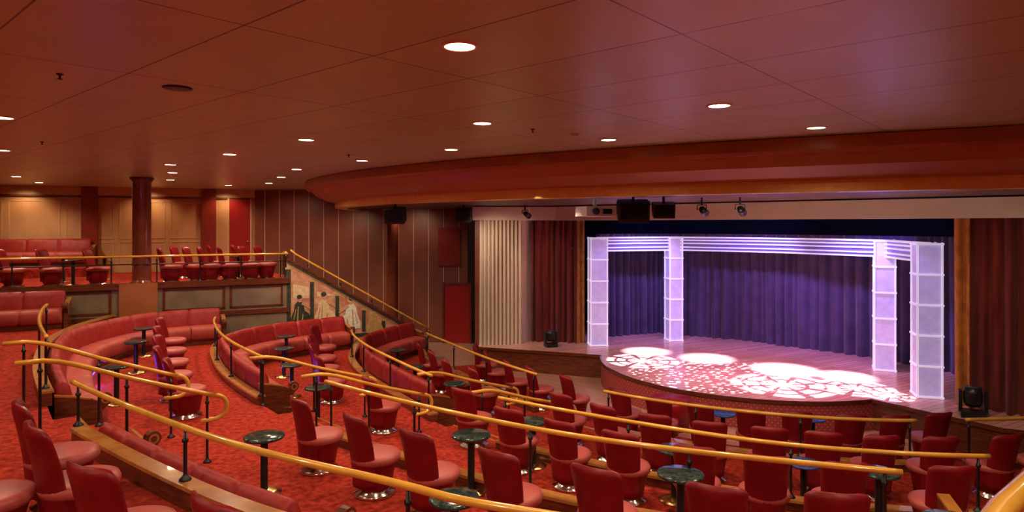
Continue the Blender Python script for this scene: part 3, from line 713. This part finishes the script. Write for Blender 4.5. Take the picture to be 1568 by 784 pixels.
for x,y,tx,ty,tz,e in ((3.0,17.2,2.42,18.45,2.2,45),(4.6,18.0,4.75,19.2,2.2,40),(7.6,14.3,8.72,15.3,2.2,45),(7.2,12.4,8.22,12.95,2.2,35)):
    splight('stage_colour_spot',(x,y,4.05),(tx,ty,tz),e,pu,math.radians(60),.8,.1)
for x,y,tx,ty in ((4.0,17.6,3.5,20.1),(6.5,16.2,6.9,19.0),(7.6,14.9,9.3,16.6)):
    splight('stage_colour_spot',(x,y,4.05),(tx,ty,1.6),290,(.42,.27,1),math.radians(90),.8,.1)
for x,y in ((3.6,19.0),(6.5,18.0),(8.6,14.5)):
    splight('stage_colour_spot',(x,y,4.9),(x+1.5,y+3.2,4.1),130,(.10,.12,1),math.radians(70),.9,.1)
splight('stage_wash',(4.5,14.2,4.05),(5.6,15.6,.6),430,(1,.44,.68),math.radians(110),.9,.2)
splight('stage_wash',(6.6,12.9,4.05),(6.3,14.2,.6),230,(1,.44,.68),math.radians(100),.9,.2)
splight('stage_wash',(4.2,11.0,4.40),(4.2,13.5,.2),180,(1,.62,.60),math.radians(90),.9,.2)
splight('stage_wash',(.8,12.6,4.40),(1.9,15.8,.0),220,(1,.66,.54),math.radians(90),.9,.2)
splight('curtain_wash',(6.6,9.4,4.40),(9.2,11.2,1.8),110,(1,.72,.5),math.radians(80),.9,.12)
splight('curtain_wash',(.4,16.4,4.40),(1.3,18.9,1.8),60,(1,.72,.5),math.radians(70),.9,.12)
splight('pylon_fill_spot',(-.9,16.6,4.3),(-.2,18.6,2.2),120,(1,.76,.55),math.radians(100),.9,.1)  # unseen spot added to brighten the cream pylon
splight('front_fill_spot',(4.0,11.6,3.9),(6.0,14.3,4.3),40,(1,.76,.64),math.radians(120),.9,.2)  # unseen fill added to brighten the cream proscenium beam
splight('front_fill_spot',(6.4,9.6,4.0),(9.0,11.6,4.2),40,(1,.76,.64),math.radians(130),.9,.3)  # same added fill for the right end of the beam
splight('front_fill_spot',(.4,11.9,4.40),(1.65,13.0,4.25),12,(1,.82,.68),math.radians(80),.9,.1)  # added without a fixture so the projector front catches light
for x,y in ((-5.4,16.6),(-4.0,17.4)):
    splight('mural_fill_spot',(x+.2,y-.6,4.45),(x+.2,y+1.9,1.5),160,(1,.82,.60),math.radians(75),.8,.1)  # unseen spots added to lift the otherwise dark mural
for px in (40,230,345):
    p=sh_(gp(wt(px)),.7); splight('wall_washer',(p[0],p[1],5.1),(p[0]-n_[0]*.7,p[1]-n_[1]*.7,3.6),42,(1,.72,.42),math.radians(120),.8,.08)
for px in (-7.6,-5.6,-3.4): splight('wall_washer',(px,20.6,4.45 if px>-6 else 5.1),(px,22.3,2.2),55,(1,.72,.50),math.radians(120),.8,.08)  # unseen lamps added to warm and brighten the panelled side wall
for pts,z in ((off(sub(E_Z,(-7.6,10.5),(-9.0,13.0)),.68),ZA),(off(sub(E_A,(-5.3,12.3),(-6.1,13.6)),.68),ZB)):
    b=MB(); b.sweep(pts,[(0,z+.02),(0,z+.05),(.01,z+.05),(.01,z+.02)],'led'); b.obj('led_strip')
    m=pts[len(pts)//2]; l=bpy.data.lights.new('led_glow','POINT'); l.energy=14; l.color=(.15,.08,1); l.shadow_soft_size=.1; o=bpy.data.objects.new('led_glow',l); COL.objects.link(o); o.location=(m[0]+.12,m[1]-.05,z+.12)

w=bpy.data.worlds.new('world'); scene.world=w; w.use_nodes=True; w.node_tree.nodes['Background'].inputs[0].default_value=(.05,.02,.015,1); w.node_tree.nodes['Background'].inputs[1].default_value=.2
cam=bpy.data.cameras.new('camera'); co=bpy.data.objects.new('camera',cam); COL.objects.link(co); co.location=(0,0,EYE); co.rotation_euler=(math.pi/2,0,0)
cam.sensor_width=36; cam.lens=36*1000/1568; cam.shift_y=-48/1568; cam.clip_end=100; cam.clip_start=.05
scene.camera=co
